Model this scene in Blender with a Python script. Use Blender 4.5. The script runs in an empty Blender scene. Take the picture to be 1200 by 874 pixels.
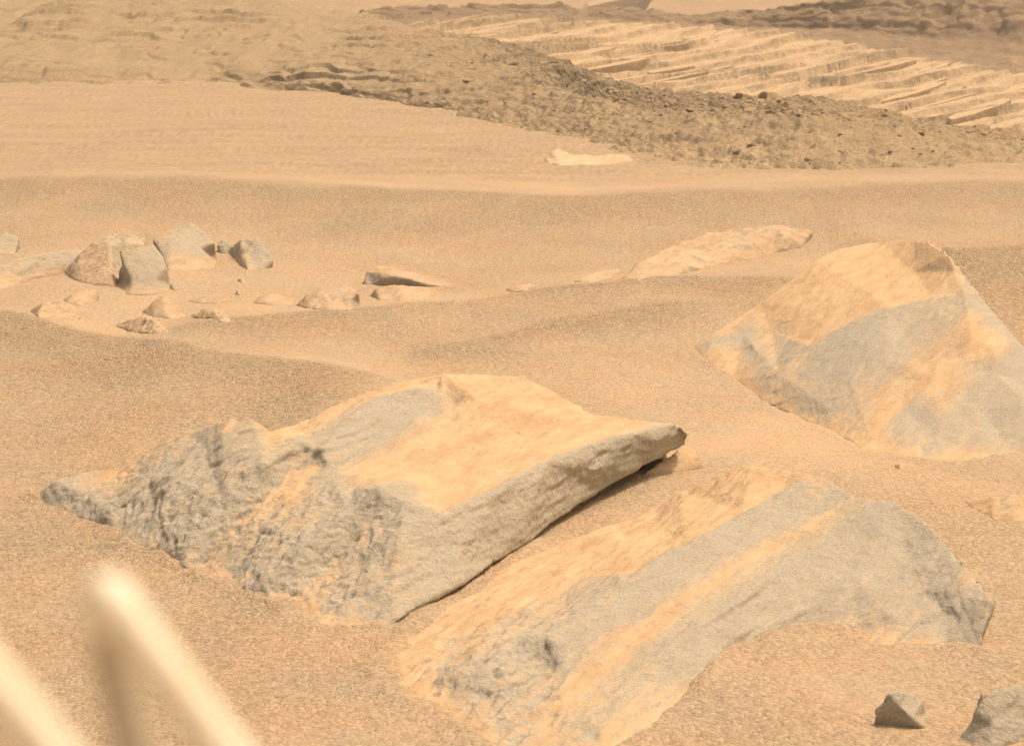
import bpy, bmesh, math, random
import numpy as np
from mathutils import Vector
from mathutils.geometry import delaunay_2d_cdt
from mathutils.bvhtree import BVHTree
from mathutils.kdtree import KDTree

random.seed(7)
RNG = np.random.default_rng(7)
SC = bpy.context.scene
COL = SC.collection

# ------------------------------------------------------------------ camera
FPX = 2599.0                      # focal length in pixels of the 1200 px wide photograph
CAM_Z = 2.0
PITCH = math.atan(497.0 / FPX)
cam = bpy.data.cameras.new('camera')
cam.sensor_fit = 'HORIZONTAL'
cam.sensor_width = 36.0
cam.lens = 36.0 * FPX / 1200.0
cam.clip_start = 0.02
cam.clip_end = 6000.0
cam.dof.use_dof = True
cam.dof.focus_distance = 8.5
cam.dof.aperture_fstop = 11.0
cam_o = bpy.data.objects.new('camera', cam)
COL.objects.link(cam_o)
cam_o.location = (0, 0, CAM_Z)
cam_o.rotation_euler = (math.radians(90) - PITCH, 0, 0)
SC.camera = cam_o

# ------------------------------------------------------------------ sky, sun, exposure
SUN_DIR = Vector((0.36, 0.15, 0.92)).normalized()
SUN_EL = math.asin(SUN_DIR.z)
SUN_AZ = math.atan2(SUN_DIR.x, SUN_DIR.y)          # clockwise from +Y
world = bpy.data.worlds.new('World')
SC.world = world
world.use_nodes = True
wn = world.node_tree
wn.nodes.clear()
sky = wn.nodes.new('ShaderNodeTexSky')
sky.sky_type = 'NISHITA'
sky.sun_disc = False
sky.sun_elevation = SUN_EL
sky.sun_rotation = SUN_AZ
sky.air_density = 2.0
sky.dust_density = 10.0
sky.ozone_density = 0.0
tint = wn.nodes.new('ShaderNodeMix')
tint.data_type = 'RGBA'
tint.blend_type = 'MULTIPLY'
tint.inputs[0].default_value = 1.0
tint.inputs[7].default_value = (1.0, 0.86, 0.72, 1)   # dust-laden martian air
bg = wn.nodes.new('ShaderNodeBackground')
bg.inputs[1].default_value = 0.15
wo = wn.nodes.new('ShaderNodeOutputWorld')
wn.links.new(sky.outputs[0], tint.inputs[6])
wn.links.new(tint.outputs[2], bg.inputs[0])
wn.links.new(bg.outputs[0], wo.inputs[0])

sun = bpy.data.lights.new('sun', 'SUN')
sun.energy = 2.1
sun.angle = math.radians(0.8)
sun.color = (1.0, 0.92, 0.80)
sun_o = bpy.data.objects.new('sun', sun)
COL.objects.link(sun_o)
sun_o.rotation_euler = (-SUN_DIR).to_track_quat('-Z', 'Y').to_euler()

SC.view_settings.view_transform = 'Standard'
SC.view_settings.look = 'None'
SC.view_settings.gamma = 1.0
SC.view_settings.use_curve_mapping = False
SC.view_settings.exposure = 0.2
SC.cycles.use_denoising = True
SC.cycles.denoising_input_passes = 'RGB_ALBEDO_NORMAL'
SC.cycles.denoising_prefilter = 'ACCURATE'
SC.cycles.filter_width = 1.25
SC.cycles.max_bounces = 6

# ------------------------------------------------------------------ noise
def _hash(ix, iy, iz, seed):
    h = (ix * 374761393 + iy * 668265263 + iz * 2147483647 + seed * 974634777) & 0xFFFFFFFF
    h = ((h ^ (h >> 13)) * 1274126177) & 0xFFFFFFFF
    h = ((h ^ (h >> 16)) * 2246822519) & 0xFFFFFFFF
    return h ^ (h >> 15)

_G = RNG.normal(size=(256, 3))
_G /= np.linalg.norm(_G, axis=1)[:, None]

def perlin(p, seed=0):
    p = np.asarray(p, dtype=np.float64)
    i = np.floor(p).astype(np.int64)
    f = p - i
    w = f * f * f * (f * (f * 6 - 15) + 10)
    out = 0.0
    for dx in (0, 1):
        wx = w[:, 0] if dx else 1 - w[:, 0]
        for dy in (0, 1):
            wy = w[:, 1] if dy else 1 - w[:, 1]
            for dz in (0, 1):
                wz = w[:, 2] if dz else 1 - w[:, 2]
                g = _G[_hash(i[:, 0] + dx, i[:, 1] + dy, i[:, 2] + dz, seed) & 255]
                d = g[:, 0] * (f[:, 0] - dx) + g[:, 1] * (f[:, 1] - dy) + g[:, 2] * (f[:, 2] - dz)
                out = out + wx * wy * wz * d
    return out * 1.6

def fbm(p, octaves=4, seed=0, gain=0.5, ridged=False):
    out = 0.0
    a = 1.0
    for o in range(octaves):
        n = perlin(p * (2.03 ** o), seed + o * 17)
        if ridged:
            n = 0.5 - np.abs(n)
        out = out + a * n
        a *= gain
    return out

def worley(p, seed=0):
    """distance to nearest and second nearest jittered point, and cell value"""
    i = np.floor(p).astype(np.int64)
    f = p - i
    d1 = np.full(len(p), 9.0); d2 = np.full(len(p), 9.0); cv = np.zeros(len(p))
    for dx in (-1, 0, 1):
        for dy in (-1, 0, 1):
            for dz in (-1, 0, 1):
                h = _hash(i[:, 0] + dx, i[:, 1] + dy, i[:, 2] + dz, seed)
                jx = (h & 255) / 255.0; jy = ((h >> 8) & 255) / 255.0; jz = ((h >> 16) & 255) / 255.0
                d = np.sqrt((dx + jx - f[:, 0]) ** 2 + (dy + jy - f[:, 1]) ** 2 + (dz + jz - f[:, 2]) ** 2)
                near = d < d1
                d2 = np.where(near, d1, np.minimum(d2, d))
                cv = np.where(near, ((h >> 24) & 255) / 255.0, cv)
                d1 = np.where(near, d, d1)
    return d1, d2, cv

def sstep(a, b, x):
    t = np.clip((x - a) / (b - a), 0, 1)
    return t * t * (3 - 2 * t)

# ------------------------------------------------------------------ surveying: photograph bearing -> place
CP, SP = math.cos(PITCH), math.sin(PITCH)
def bearing(u, v):
    xc = (np.asarray(u, float) - 600.0) / FPX
    yc = -(np.asarray(v, float) - 437.0) / FPX
    return xc, CP + yc * SP, -SP + yc * CP

def place(u, v, y):
    """the point at ground distance y on the bearing (u, v)"""
    dx, dy, dz = bearing(u, v)
    t = y / dy
    return np.stack([dx * t, np.broadcast_to(y, np.shape(t)) * 1.0, CAM_Z + dz * t], -1)

def level_point(u, v, z):
    dx, dy, dz = bearing(u, v)
    t = (z - CAM_Z) / dz
    return dx * t, dy * t

# ------------------------------------------------------------------ sand heights
class Crest:
    def __init__(self, pts, h, lf, lb, fade, coarse=1.0, lc=None):
        xs, ys = level_point([p[0] for p in pts], [p[1] for p in pts], h)
        o = np.argsort(xs)
        self.x, self.y = xs[o], ys[o]
        self.h, self.lf, self.lb, self.fade, self.coarse, self.lc = h, lf, lb, fade, coarse, lc or lf * 1.1
    def d(self, x, y):
        yc = np.interp(x, self.x, self.y)
        e = 0.35
        for s in (-e, e, -2 * e, 2 * e):
            yc = yc + np.interp(x + s, self.x, self.y)
        yc = yc / 5 + 0.05 * np.sin(x * 3.1 + self.h * 40) + 0.025 * np.sin(x * 9.3)
        return y - yc
    def amp(self, x):
        a = np.ones_like(x)
        if self.fade[0] is not None:
            a = a * sstep(self.x[0] - 0.02, self.x[0] + self.fade[0], x)
        if self.fade[1] is not None:
            a = a * (1 - sstep(self.x[-1] - self.fade[1], self.x[-1] + 0.02, x))
        return a
    def height(self, x, y):
        d = self.d(x, y)
        r = np.where(d < 0, np.sqrt(d * d + 0.0016) / self.lf, np.sqrt(d * d + 0.0016) / self.lb)
        return self.h * self.amp(x) * np.exp(-r ** 1.25)
    def grain(self, x, y):
        d = self.d(x, y)
        return self.coarse * self.amp(x) * np.where(d < 0, np.exp(np.minimum(d, 0) / self.lc), np.exp(-np.maximum(d, 0) / (0.5 if self.h == 0.24 else 0.07)))

CRESTS = [
    Crest([(-250, 203), (17, 208), (200, 212), (330, 216), (500, 226), (650, 231), (800, 229), (900, 225), (1050, 219), (1188, 215), (1500, 210)], 0.24, 1.7, 2.6, (2.2, None), 1.0, 2.2),
    Crest([(130, 396), (180, 388), (300, 379), (420, 363), (550, 350), (700, 338), (820, 333), (920, 330), (1040, 328)], 0.11, 0.75, 1.0, (0.5, 0.5), 0.9),
    Crest([(430, 446), (480, 420), (560, 398), (650, 379), (750, 367), (880, 357)], 0.06, 0.9, 0.5, (0.4, 0.5), 0.9),
    Crest([(-300, 340), (-60, 360), (17, 374), (120, 393), (250, 418), (350, 432), (450, 441), (520, 447)], 0.11, 1.5, 0.7, (None, 0.6), 1.0, 2.0),
    Crest([(1050, 290), (1075, 286), (1100, 284), (1188, 284), (1300, 284), (1500, 288)], 0.40, 0.95, 1.2, (0.3, None), 1.0, 1.8),
]

# where the sand runs out against the hillside (bearing)
BASE = [(-400, 97), (0, 101), (250, 100), (400, 113), (500, 129), (620, 153), (740, 184), (850, 200), (960, 215), (1080, 210), (1188, 197), (1500, 180)]
MOUNDS = []      # (x, y, radius, height)
for u, v, r, h in ((900, 800, 0.40, 0.05), (745, 568, 0.34, 0.04), (1120, 590, 0.5, 0.03), (70, 640, 0.6, 0.03), (170, 330, 1.0, 0.08)):
    x, y = level_point(u, v, 0.0)
    MOUNDS.append((float(x), float(y), r, h))

def sand_height(x, y):
    x = np.asarray(x, float); y = np.asarray(y, float)
    z = np.zeros(np.broadcast(x, y).shape)
    for c in CRESTS:
        z = z + c.height(x, y)
    for mx, my, r, h in MOUNDS:
        z = z + h * np.exp(-((x - mx) ** 2 + ((y - my) * 0.7) ** 2) / (r * r))
    p = np.stack([x.ravel(), y.ravel(), np.zeros(x.size)], -1)
    z = z + (0.030 * fbm(p * 0.55, 3, 3)).reshape(z.shape)
    z = z + 0.05 * sstep(20, 30, y)
    lv = y * 0.42 + 0.05 * x + (1.2 * fbm(p * np.array([0.10, 0.22, 1.0]), 3, 12)).reshape(z.shape)
    st = lv - np.floor(lv)
    z = z + 0.035 * sstep(19, 22, y) * (sstep(0.0, 0.06, st) - st) * np.clip(0.6 + 2 * fbm(p * np.array([0.25, 0.4, 1.0]), 2, 14).reshape(z.shape), 0, 1)
    b = np.interp(600.0 + FPX * x / np.maximum(y, 1.0), [a[0] for a in BASE], [FPX * CAM_Z / (a[1] + 60.0) for a in BASE])
    z = z - 0.9 * sstep(b + 0.6, b + 6, y) - 5.0 * sstep(b + 3, b + 25, y)
    return z

def sand_grain(x, y):
    g = np.zeros_like(x)
    for c in CRESTS:
        g = np.maximum(g, c.grain(x, y))
    p = np.stack([x.ravel(), y.ravel(), np.zeros(x.size)], -1)
    g = g + 0.28 * fbm(p * 1.3, 3, 9).reshape(g.shape)
    g = g + 0.14 + 0.34 * (1 - sstep(6.4, 9.5, y)) - 0.12 * sstep(17.0, 19.0, y)
    return np.clip(g, 0, 1)

_YS = np.concatenate([np.linspace(3.5, 20, 2600), np.linspace(20.01, 38, 900)])
def on_sand(u, v):
    """distance at which the bearing (u, v) meets the sand"""
    p = place(np.full(len(_YS), float(u)), np.full(len(_YS), float(v)), _YS)
    hit = np.nonzero(p[:, 2] < sand_height(p[:, 0], p[:, 1]))[0]
    return float(_YS[hit[0]]) if len(hit) else 30.0

# ------------------------------------------------------------------ material helpers
class NT:
    def __init__(self, name):
        self.m = bpy.data.materials.new(name)
        self.m.use_nodes = True
        self.t = self.m.node_tree
        self.t.nodes.clear()
        self.out = self.t.nodes.new('ShaderNodeOutputMaterial')
        self.b = self.t.nodes.new('ShaderNodeBsdfPrincipled')
        self.t.links.new(self.b.outputs[0], self.out.inputs[0])
        self.b.inputs['Specular IOR Level'].default_value = 0.12
        self.b.inputs['Roughness'].default_value = 0.95
    def set(self, sock, val):
        if hasattr(val, 'is_output'):
            self.t.links.new(val, sock)
        elif isinstance(val, (tuple, list)):
            sock.default_value = tuple(val) + (1,) if len(val) == 3 and sock.type == 'RGBA' else val
        else:
            sock.default_value = val
    def coord(self, scale=(1, 1, 1), rotz=0.0):
        if not hasattr(self, 'tc'):
            self.tc = self.t.nodes.new('ShaderNodeTexCoord')
        m = self.t.nodes.new('ShaderNodeMapping')
        m.vector_type = 'TEXTURE' if rotz else 'POINT'
        if rotz:
            m.inputs['Rotation'].default_value = (0, 0, rotz)
            m.inputs['Scale'].default_value = tuple(1.0 / s for s in scale)
        else:
            m.inputs['Scale'].default_value = scale
        self.t.links.new(self.tc.outputs['Object'], m.inputs[0])
        return m.outputs[0]
    def noise(self, vec, scale, detail=3, rough=0.55):
        n = self.t.nodes.new('ShaderNodeTexNoise')
        n.inputs['Scale'].default_value = scale
        n.inputs['Detail'].default_value = detail
        n.inputs['Roughness'].default_value = rough
        self.t.links.new(vec, n.inputs['Vector'])
        return n.outputs['Fac']
    def voro(self, vec, scale, feature='F1', out='Distance'):
        n = self.t.nodes.new('ShaderNodeTexVoronoi')
        n.feature = feature
        n.inputs['Scale'].default_value = scale
        self.t.links.new(vec, n.inputs['Vector'])
        return n.outputs[out]
    def attr(self, name):
        n = self.t.nodes.new('ShaderNodeAttribute')
        n.attribute_name = name
        return n.outputs['Fac']
    def math(self, op, a, b=0.0, clamp=False):
        n = self.t.nodes.new('ShaderNodeMath')
        n.operation = op
        n.use_clamp = clamp
        self.set(n.inputs[0], a)
        self.set(n.inputs[1], b)
        return n.outputs[0]
    def ramp(self, fac, a, b):
        n = self.t.nodes.new('ShaderNodeMapRange')
        n.interpolation_type = 'SMOOTHSTEP'
        self.set(n.inputs[0], fac)
        n.inputs[1].default_value = a
        n.inputs[2].default_value = b
        return n.outputs[0]
    def mix(self, fac, a, b, blend='MIX'):
        n = self.t.nodes.new('ShaderNodeMix')
        n.data_type = 'RGBA'
        n.blend_type = blend
        self.set(n.inputs[0], fac)
        self.set(n.inputs[6], a)
        self.set(n.inputs[7], b)
        return n.outputs[2]
    def slope(self):
        g = self.t.nodes.new('ShaderNodeNewGeometry')
        s = self.t.nodes.new('ShaderNodeSeparateXYZ')
        self.t.links.new(g.outputs['Normal'], s.inputs[0])
        return s.outputs['Z']
    def bump(self, height, strength, dist, prev=None):
        n = self.t.nodes.new('ShaderNodeBump')
        n.inputs['Strength'].default_value = strength
        n.inputs['Distance'].default_value = dist
        self.set(n.inputs['Height'], height)
        if prev is not None:
            self.t.links.new(prev, n.inputs['Normal'])
        return n.outputs[0]
    def finish(self, color, normal=None):
        self.set(self.b.inputs['Base Color'], color)
        if normal is not None:
            self.t.links.new(normal, self.b.inputs['Normal'])
        return self.m

STRIKE = math.radians(62)        # the way the wind flutes and bedding run

def sand_material():
    n = NT('sand')
    c = n.coord()
    g = n.attr('grain')
    cells = n.voro(c, 95.0, out='Color')
    cellv = n.math('MULTIPLY', cells, 1.0)
    dist = n.voro(c, 95.0)
    dist2 = n.voro(c, 48.0)
    fine = n.noise(c, 130, 4, 0.7)
    mid = n.noise(c, 30, 3)
    wide = n.noise(c, 2.2, 4)
    base = n.mix(g, (0.442, 0.338, 0.226), (0.382, 0.300, 0.204))
    base = n.mix(n.ramp(wide, 0.35, 0.7), base, n.mix(1.0, base, (1.06, 0.98, 0.92), 'MULTIPLY'))
    v = n.math('ADD', n.math('MULTIPLY', cellv, 0.35), n.math('ADD', n.math('MULTIPLY', fine, 0.40), n.math('MULTIPLY', mid, 0.25)))
    dark = n.mix(1.0, base, (0.57, 0.545, 0.52), 'MULTIPLY')
    lite = n.mix(1.0, base, (1.31, 1.31, 1.31), 'MULTIPLY')
    col = n.mix(n.ramp(v, 0.22, 0.78), dark, lite)
    col = n.mix(n.math('ADD', 0.35, n.math('MULTIPLY', g, 0.65)), base, col)
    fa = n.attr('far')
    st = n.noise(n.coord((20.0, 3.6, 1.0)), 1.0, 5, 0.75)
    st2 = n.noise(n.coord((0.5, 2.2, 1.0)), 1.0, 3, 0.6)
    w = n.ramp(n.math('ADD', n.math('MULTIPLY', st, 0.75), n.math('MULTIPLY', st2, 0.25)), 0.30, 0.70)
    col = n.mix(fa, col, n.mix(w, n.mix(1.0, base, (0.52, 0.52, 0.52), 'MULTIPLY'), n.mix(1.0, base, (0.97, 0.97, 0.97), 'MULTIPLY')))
    h = n.math('ADD', n.math('MULTIPLY', dist, -0.7), n.math('MULTIPLY', fine, 0.8))
    h = n.math('ADD', h, n.math('MULTIPLY', dist2, -0.8))
    h = n.math('MULTIPLY', h, n.math('ADD', 0.35, n.math('MULTIPLY', g, 0.65)))
    nb = n.bump(mid, 0.35, 0.012)
    nb = n.bump(h, 0.9, 0.012, nb)
    return n.finish(col, nb)

def rock_material(name, grey=(0.395, 0.368, 0.300), grey2=(0.358, 0.330, 0.265), dustc=(0.58, 0.42, 0.258), dust_shift=0.0, fine=1.0):
    n = NT(name)
    c = n.coord()
    al = n.coord((0.16, 1.0, 0.8), STRIKE)
    al2 = n.coord((0.30, 1.0, 1.0), STRIKE)
    d = n.attr('dust')
    r = n.attr('rough')
    s1 = n.noise(al, 7.0 * fine, 5, 0.6)
    s2 = n.noise(al2, 34.0 * fine, 4, 0.65)
    sp = n.noise(c, 120 * fine, 3, 0.7)
    nz = n.slope()
    x = n.math('ADD', d, n.math('MULTIPLY', n.math('SUBTRACT', s1, 0.5), 0.8))
    x = n.math('ADD', x, n.math('MULTIPLY', n.math('SUBTRACT', s2, 0.5), 1.1))
    x = n.math('ADD', x, n.math('MULTIPLY', n.math('SUBTRACT', nz, 0.86), 1.3))
    x = n.math('ADD', x, n.math('MULTIPLY', n.math('SUBTRACT', sp, 0.5), 0.55))
    m = n.ramp(n.math('ADD', x, dust_shift), 0.20, 0.92)
    m = n.math('ADD', 0.10, n.math('MULTIPLY', m, 0.88))
    g = n.mix(n.ramp(n.noise(c, 9 * fine, 5, 0.65), 0.3, 0.7), grey, grey2)
    g = n.mix(n.ramp(sp, 0.25, 0.8), n.mix(1.0, g, (0.81, 0.80, 0.79), 'MULTIPLY'), n.mix(1.0, g, (1.18, 1.18, 1.18), 'MULTIPLY'))
    warm = n.mix(n.ramp(n.noise(al2, 12 * fine, 5, 0.7), 0.35, 0.68), dustc, tuple(k * f for k, f in zip(dustc, (0.84, 0.78, 0.72))))
    speck = n.math('GREATER_THAN', n.math('ADD', n.noise(c, 75 * fine, 2, 0.6), n.math('MULTIPLY', n.math('SUBTRACT', s1, 0.5), 0.35)), 0.64)
    warm = n.mix(n.math('MULTIPLY', speck, 0.45), warm, (0.33, 0.20, 0.11))
    col = n.mix(m, g, warm)
    b1 = n.bump(n.noise(al2, 30 * fine, 6, 0.70), 0.42, 0.011 / fine)
    hh = n.math('ADD', n.noise(c, 95 * fine, 4, 0.7), n.math('MULTIPLY', n.voro(c, 42 * fine), n.math('MULTIPLY', r, 0.9)))
    b2 = n.bump(hh, 0.7, 0.009 / fine, b1)
    return n.finish(col, b2)

def slope_material(name, c1, c2, c3, scale=1.0, bump=0.06, flat=(0.25, 0.25, 1.0), graze=(5.0, 0.8, 7.0)):
    """c1 drifted dust, c2 bare ground, c3 dark rubble, also painted riser shade; mixed by the 'tone' attribute and the slope"""
    n = NT(name)
    c = n.coord()
    e = n.coord(flat)
    t = n.attr('tone')
    a = n.noise(e, 3.0 * scale, 6, 0.7)
    b = n.noise(c, 9.0 * scale, 5, 0.7)
    f = n.noise(c, 34.0 * scale, 3, 0.7)
    gz = n.noise(n.coord(tuple(q * scale for q in graze)), 1.0, 5, 0.75)
    x = n.math('ADD', t, n.math('MULTIPLY', n.math('SUBTRACT', a, 0.5), 0.8))
    x = n.math('ADD', x, n.math('MULTIPLY', n.math('SUBTRACT', gz, 0.5), 2.4))
    x = n.math('ADD', x, n.math('MULTIPLY', n.math('SUBTRACT', b, 0.5), 0.6))
    x = n.math('ADD', x, n.math('MULTIPLY', n.math('SUBTRACT', 0.95, n.slope()), 0.5))
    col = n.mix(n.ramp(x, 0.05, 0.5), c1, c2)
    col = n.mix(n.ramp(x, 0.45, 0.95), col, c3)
    col = n.mix(n.ramp(f, 0.25, 0.8), n.mix(1.0, col, (0.66, 0.64, 0.62), 'MULTIPLY'), n.mix(1.0, col, (1.26, 1.26, 1.26), 'MULTIPLY'))
    nb = n.bump(n.noise(c, 7.0 * scale, 7, 0.7), 0.5, bump)
    nb = n.bump(f, 0.5, bump * 0.35, nb)
    return n.finish(col, nb)

M_SAND = sand_material()
M_ROCK = rock_material('dusty_grey_rock')
M_PALE = rock_material('pale_dusty_rock', (0.42, 0.375, 0.295), (0.37, 0.325, 0.25), (0.52, 0.39, 0.26), 0.12, 0.8)
M_HILL = slope_material('hillside_ground', (0.36, 0.278, 0.174), (0.325, 0.250, 0.158), (0.285, 0.218, 0.14), 1.1, 0.03)
M_SLAB = slope_material('pale_bedrock', (0.52, 0.39, 0.25), (0.47, 0.355, 0.228), (0.31, 0.235, 0.152), 0.7, 0.05, (0.3, 0.3, 1.0))
M_CLIFF = slope_material('dark_cliff_rock', (0.36, 0.265, 0.165), (0.29, 0.21, 0.135), (0.24, 0.175, 0.115), 0.6, 0.06, (1.0, 1.0, 0.3))
M_FAR = slope_material('far_hill_ground', (0.43, 0.29, 0.17), (0.42, 0.28, 0.165), (0.38, 0.27, 0.165), 0.05, 0.3)

# ------------------------------------------------------------------ object helpers
def mesh_obj(name, verts, faces, mat, parent=None, smooth=True, attrs=None):
    me = bpy.data.meshes.new(name)
    verts = np.asarray(verts, dtype=np.float32)
    if isinstance(faces, np.ndarray):
        k = faces.shape[1]
        me.vertices.add(len(verts)); me.vertices.foreach_set('co', verts.ravel())
        me.loops.add(faces.size); me.loops.foreach_set('vertex_index', faces.astype(np.int32).ravel())
        me.polygons.add(len(faces))
        me.polygons.foreach_set('loop_start', np.arange(0, faces.size, k, dtype=np.int32))
        me.update(calc_edges=True)
        me.validate()
    else:
        me.from_pydata([tuple(map(float, v)) for v in verts], [], faces)
        me.update()
    if attrs:
        for an, av in attrs.items():
            a = me.attributes.new(an, 'FLOAT', 'POINT')
            a.data.foreach_set('value', np.asarray(av, dtype=np.float32).ravel())
    me.materials.append(mat)
    if smooth:
        me.polygons.foreach_set('use_smooth', np.ones(len(me.polygons), dtype=bool))
    o = bpy.data.objects.new(name, me)
    COL.objects.link(o)
    if parent is not None:
        o.parent = parent
    return o

def tag(o, label=None, cat=None, group=None, kind=None):
    if label: o['label'] = label
    if cat: o['category'] = cat
    if group: o['group'] = group
    if kind: o['kind'] = kind
    return o

def grid_faces(nr, nc):
    i = np.arange(nr * nc).reshape(nr, nc)
    return np.stack([i[:-1, :-1].ravel(), i[:-1, 1:].ravel(), i[1:, 1:].ravel(), i[1:, :-1].ravel()], -1)

def normals_of(verts, faces):
    a, b, c, d = (verts[faces[:, k]] for k in range(4))
    fn = np.cross(c - a, d - b)
    n = np.zeros_like(verts)
    for k in range(4):
        np.add.at(n, faces[:, k], fn)
    return n / np.maximum(np.linalg.norm(n, axis=1)[:, None], 1e-12)

# ================================================================== THE SETTING
# ------------------------------------------------------------------ sand
def build_sand():
    fine = np.arange(-0.275, 0.2751, 0.00058)
    side = 0.275 * np.exp(np.linspace(0.03, 3.2, 60))
    t = np.concatenate([-side[::-1], fine, side])
    vv = np.arange(960, 80, -1.9)
    yy = FPX * CAM_Z / (vv + 60.0)
    y = np.concatenate([[-40, -20, -10, -5, -2, 0, 1.5, 3.0, 4.0, 4.6], yy[yy > 4.9], np.linspace(38, 70, 30), np.geomspace(75, 3000, 24)])
    Y, T = np.meshgrid(y, t, indexing='ij')
    X = T * np.sqrt(Y * Y + 9.0)
    Z = sand_height(X, Y)
    G = sand_grain(X, Y)
    p = np.stack([X.ravel(), Y.ravel(), np.zeros(X.size)], -1)
    near = (1 - sstep(16, 26, Y))
    Z = Z + near * (0.0028 * perlin(p * 26, 5) + 0.0045 * perlin(p * np.array([7.0, 11.0, 1.0]), 6)).reshape(Z.shape) * (0.35 + 0.9 * G)
    kd = KDTree(len(CONTACTS))
    for i, (q, w) in enumerate(CONTACTS):
        kd.insert((q[0], q[1], 0.0), i)
    kd.balance()
    ri = np.nonzero((y > 4.8) & (y < 20))[0][::3]; ci = np.nonzero(np.abs(t) < 0.28)[0][::3]
    small = np.zeros((len(ri), len(ci)))
    for a, i in enumerate(ri):
        for b, j in enumerate(ci):
            q, h, d = kd.find((X[i, j], Y[i, j], 0.0))
            if d < 0.30:
                small[a, b] = math.exp(-(d / 0.075) ** 1.3) * CONTACTS[h][1]
    tmp = np.stack([np.interp(np.arange(len(t)), ci, row, 0, 0) for row in small])
    bank = np.stack([np.interp(np.arange(len(y)), ri, tmp[:, k], 0, 0) for k in range(len(t))], -1)
    Z = Z + bank * (0.010 + 0.016 * np.clip(0.5 + 1.3 * fbm(p * 3.2, 3, 44), 0, 1.2)).reshape(Z.shape)
    v = np.stack([X.ravel(), Y.ravel(), Z.ravel()], -1)
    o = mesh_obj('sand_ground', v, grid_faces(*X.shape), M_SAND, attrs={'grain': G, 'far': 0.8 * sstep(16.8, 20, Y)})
    return tag(o, kind='structure')

# ------------------------------------------------------------------ terrain bands behind
UCOL = np.concatenate([np.linspace(-1500, -150, 45)[:-1], np.arange(-150, 1351, 2.6), np.linspace(1350, 2700, 45)[1:]])
def curve(pts):
    a = np.array(pts, float)
    v = np.interp(UCOL, a[:, 0], a[:, 1]); y = np.interp(UCOL, a[:, 0], a[:, 2])
    k = np.ones(9) / 9
    sm = lambda q: np.convolve(np.pad(q, 4, mode='edge'), k, 'valid')
    return sm(v), sm(y)

def band(name, rows, counts, mat, tones, relief, extra_drop=None):
    """terrain strip through surveyed lines; rows: lists of (u, v, y); tones: one value or list of (u, tone) per row"""
    P, TN, TR = [], [], []
    cur = [place(UCOL, *curve(r)) for r in rows]
    if extra_drop:
        q = cur[-1].copy(); q[:, 1] += extra_drop[0]; q[:, 0] *= (q[:, 1] / (q[:, 1] - extra_drop[0])); q[:, 2] -= extra_drop[1]
        cur.append(q); counts = counts + [10]; tones = tones + [tones[-1]]
    tn = [np.interp(UCOL, [a for a, b in t], [b for a, b in t]) if isinstance(t, list) else np.full(len(UCOL), float(t)) for t in tones]
    for k in range(len(cur) - 1):
        for s in np.linspace(0, 1, counts[k], endpoint=False):
            P.append(cur[k] * (1 - s) + cur[k + 1] * s); TN.append(tn[k] * (1 - s) + tn[k + 1] * s); TR.append(np.full(len(UCOL), k + s))
    P.append(cur[-1]); TN.append(tn[-1]); TR.append(np.full(len(UCOL), len(cur) - 1.0))
    nr, nc = len(P), len(UCOL)
    V = np.concatenate(P); TN = np.concatenate(TN); TR = np.concatenate(TR)
    F = grid_faces(nr, nc)
    N = normals_of(V, F)
    if N[:, 2].mean() < 0: N = -N
    U = np.tile(UCOL, nr)
    dn, TN = relief(V, N, U, TR, TN)
    V = V + N * dn[:, None]
    o = mesh_obj(name, V, F, mat, attrs={'tone': np.clip(TN, 0, 1)})
    o['kind'] = 'structure'
    return o, V.reshape(nr, nc, 3)

gy = lambda v, z=0.0: FPX * (CAM_Z - z) / (v + 60.0)
# hillside: sand-covered shelf and ledge that turn into a rubble bank
base = BASE
foot = [(-400, 94), (0, 98), (250, 97), (400, 108), (500, 121), (620, 143), (740, 172), (850, 182), (960, 190), (1080, 188), (1188, 180), (1500, 165)]
lip = [(-400, 72), (0, 77), (60, 75), (130, 82), (250, 80), (330, 86), (400, 80), (500, 82), (620, 95), (700, 118), (780, 130), (850, 138), (960, 140), (1080, 158), (1188, 166), (1500, 150)]
shelf = [(-400, 38), (0, 42), (250, 36), (400, 46), (480, 50), (620, 68), (700, 95), (780, 114), (850, 119), (960, 124), (1080, 148), (1188, 159), (1500, 145)]
crest = [(-400, -22), (0, -14), (250, -9), (330, -2), (380, 8), (430, 18), (480, 33), (540, 42), (600, 52), (640, 66), (700, 90), (780, 109), (850, 111), (960, 116), (1000, 122), (1080, 145), (1188, 157), (1500, 143)]
hb = [(u, v + 10, gy(v) - 0.4) for u, v in base]
hb1 = [(u, v, gy(v) + 0.15) for u, v in base]
hf = [(u, v, gy(b[1]) + (0.5 if u < 600 else 1.0)) for (u, v), b in zip(foot, base)]
ui = lambda L, u: float(np.interp(u, [a[0] for a in L], [a[-1] for a in L]))
hl = [(u, v, ui(hf, u) + (0.8 if u < 300 else min(2.5, 0.8 + (u - 300) / 130.0))) for u, v in lip]
hs = [(u, v, ui(hl, u) + (5.5 if u < 450 else max(1.2, 5.5 - (u - 450) / 60.0))) for u, v in shelf]
hc = [(u, v, ui(hs, u) + (7.0 if u < 430 else max(0.8, 7.0 - (u - 430) / 40.0))) for u, v in crest]

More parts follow.
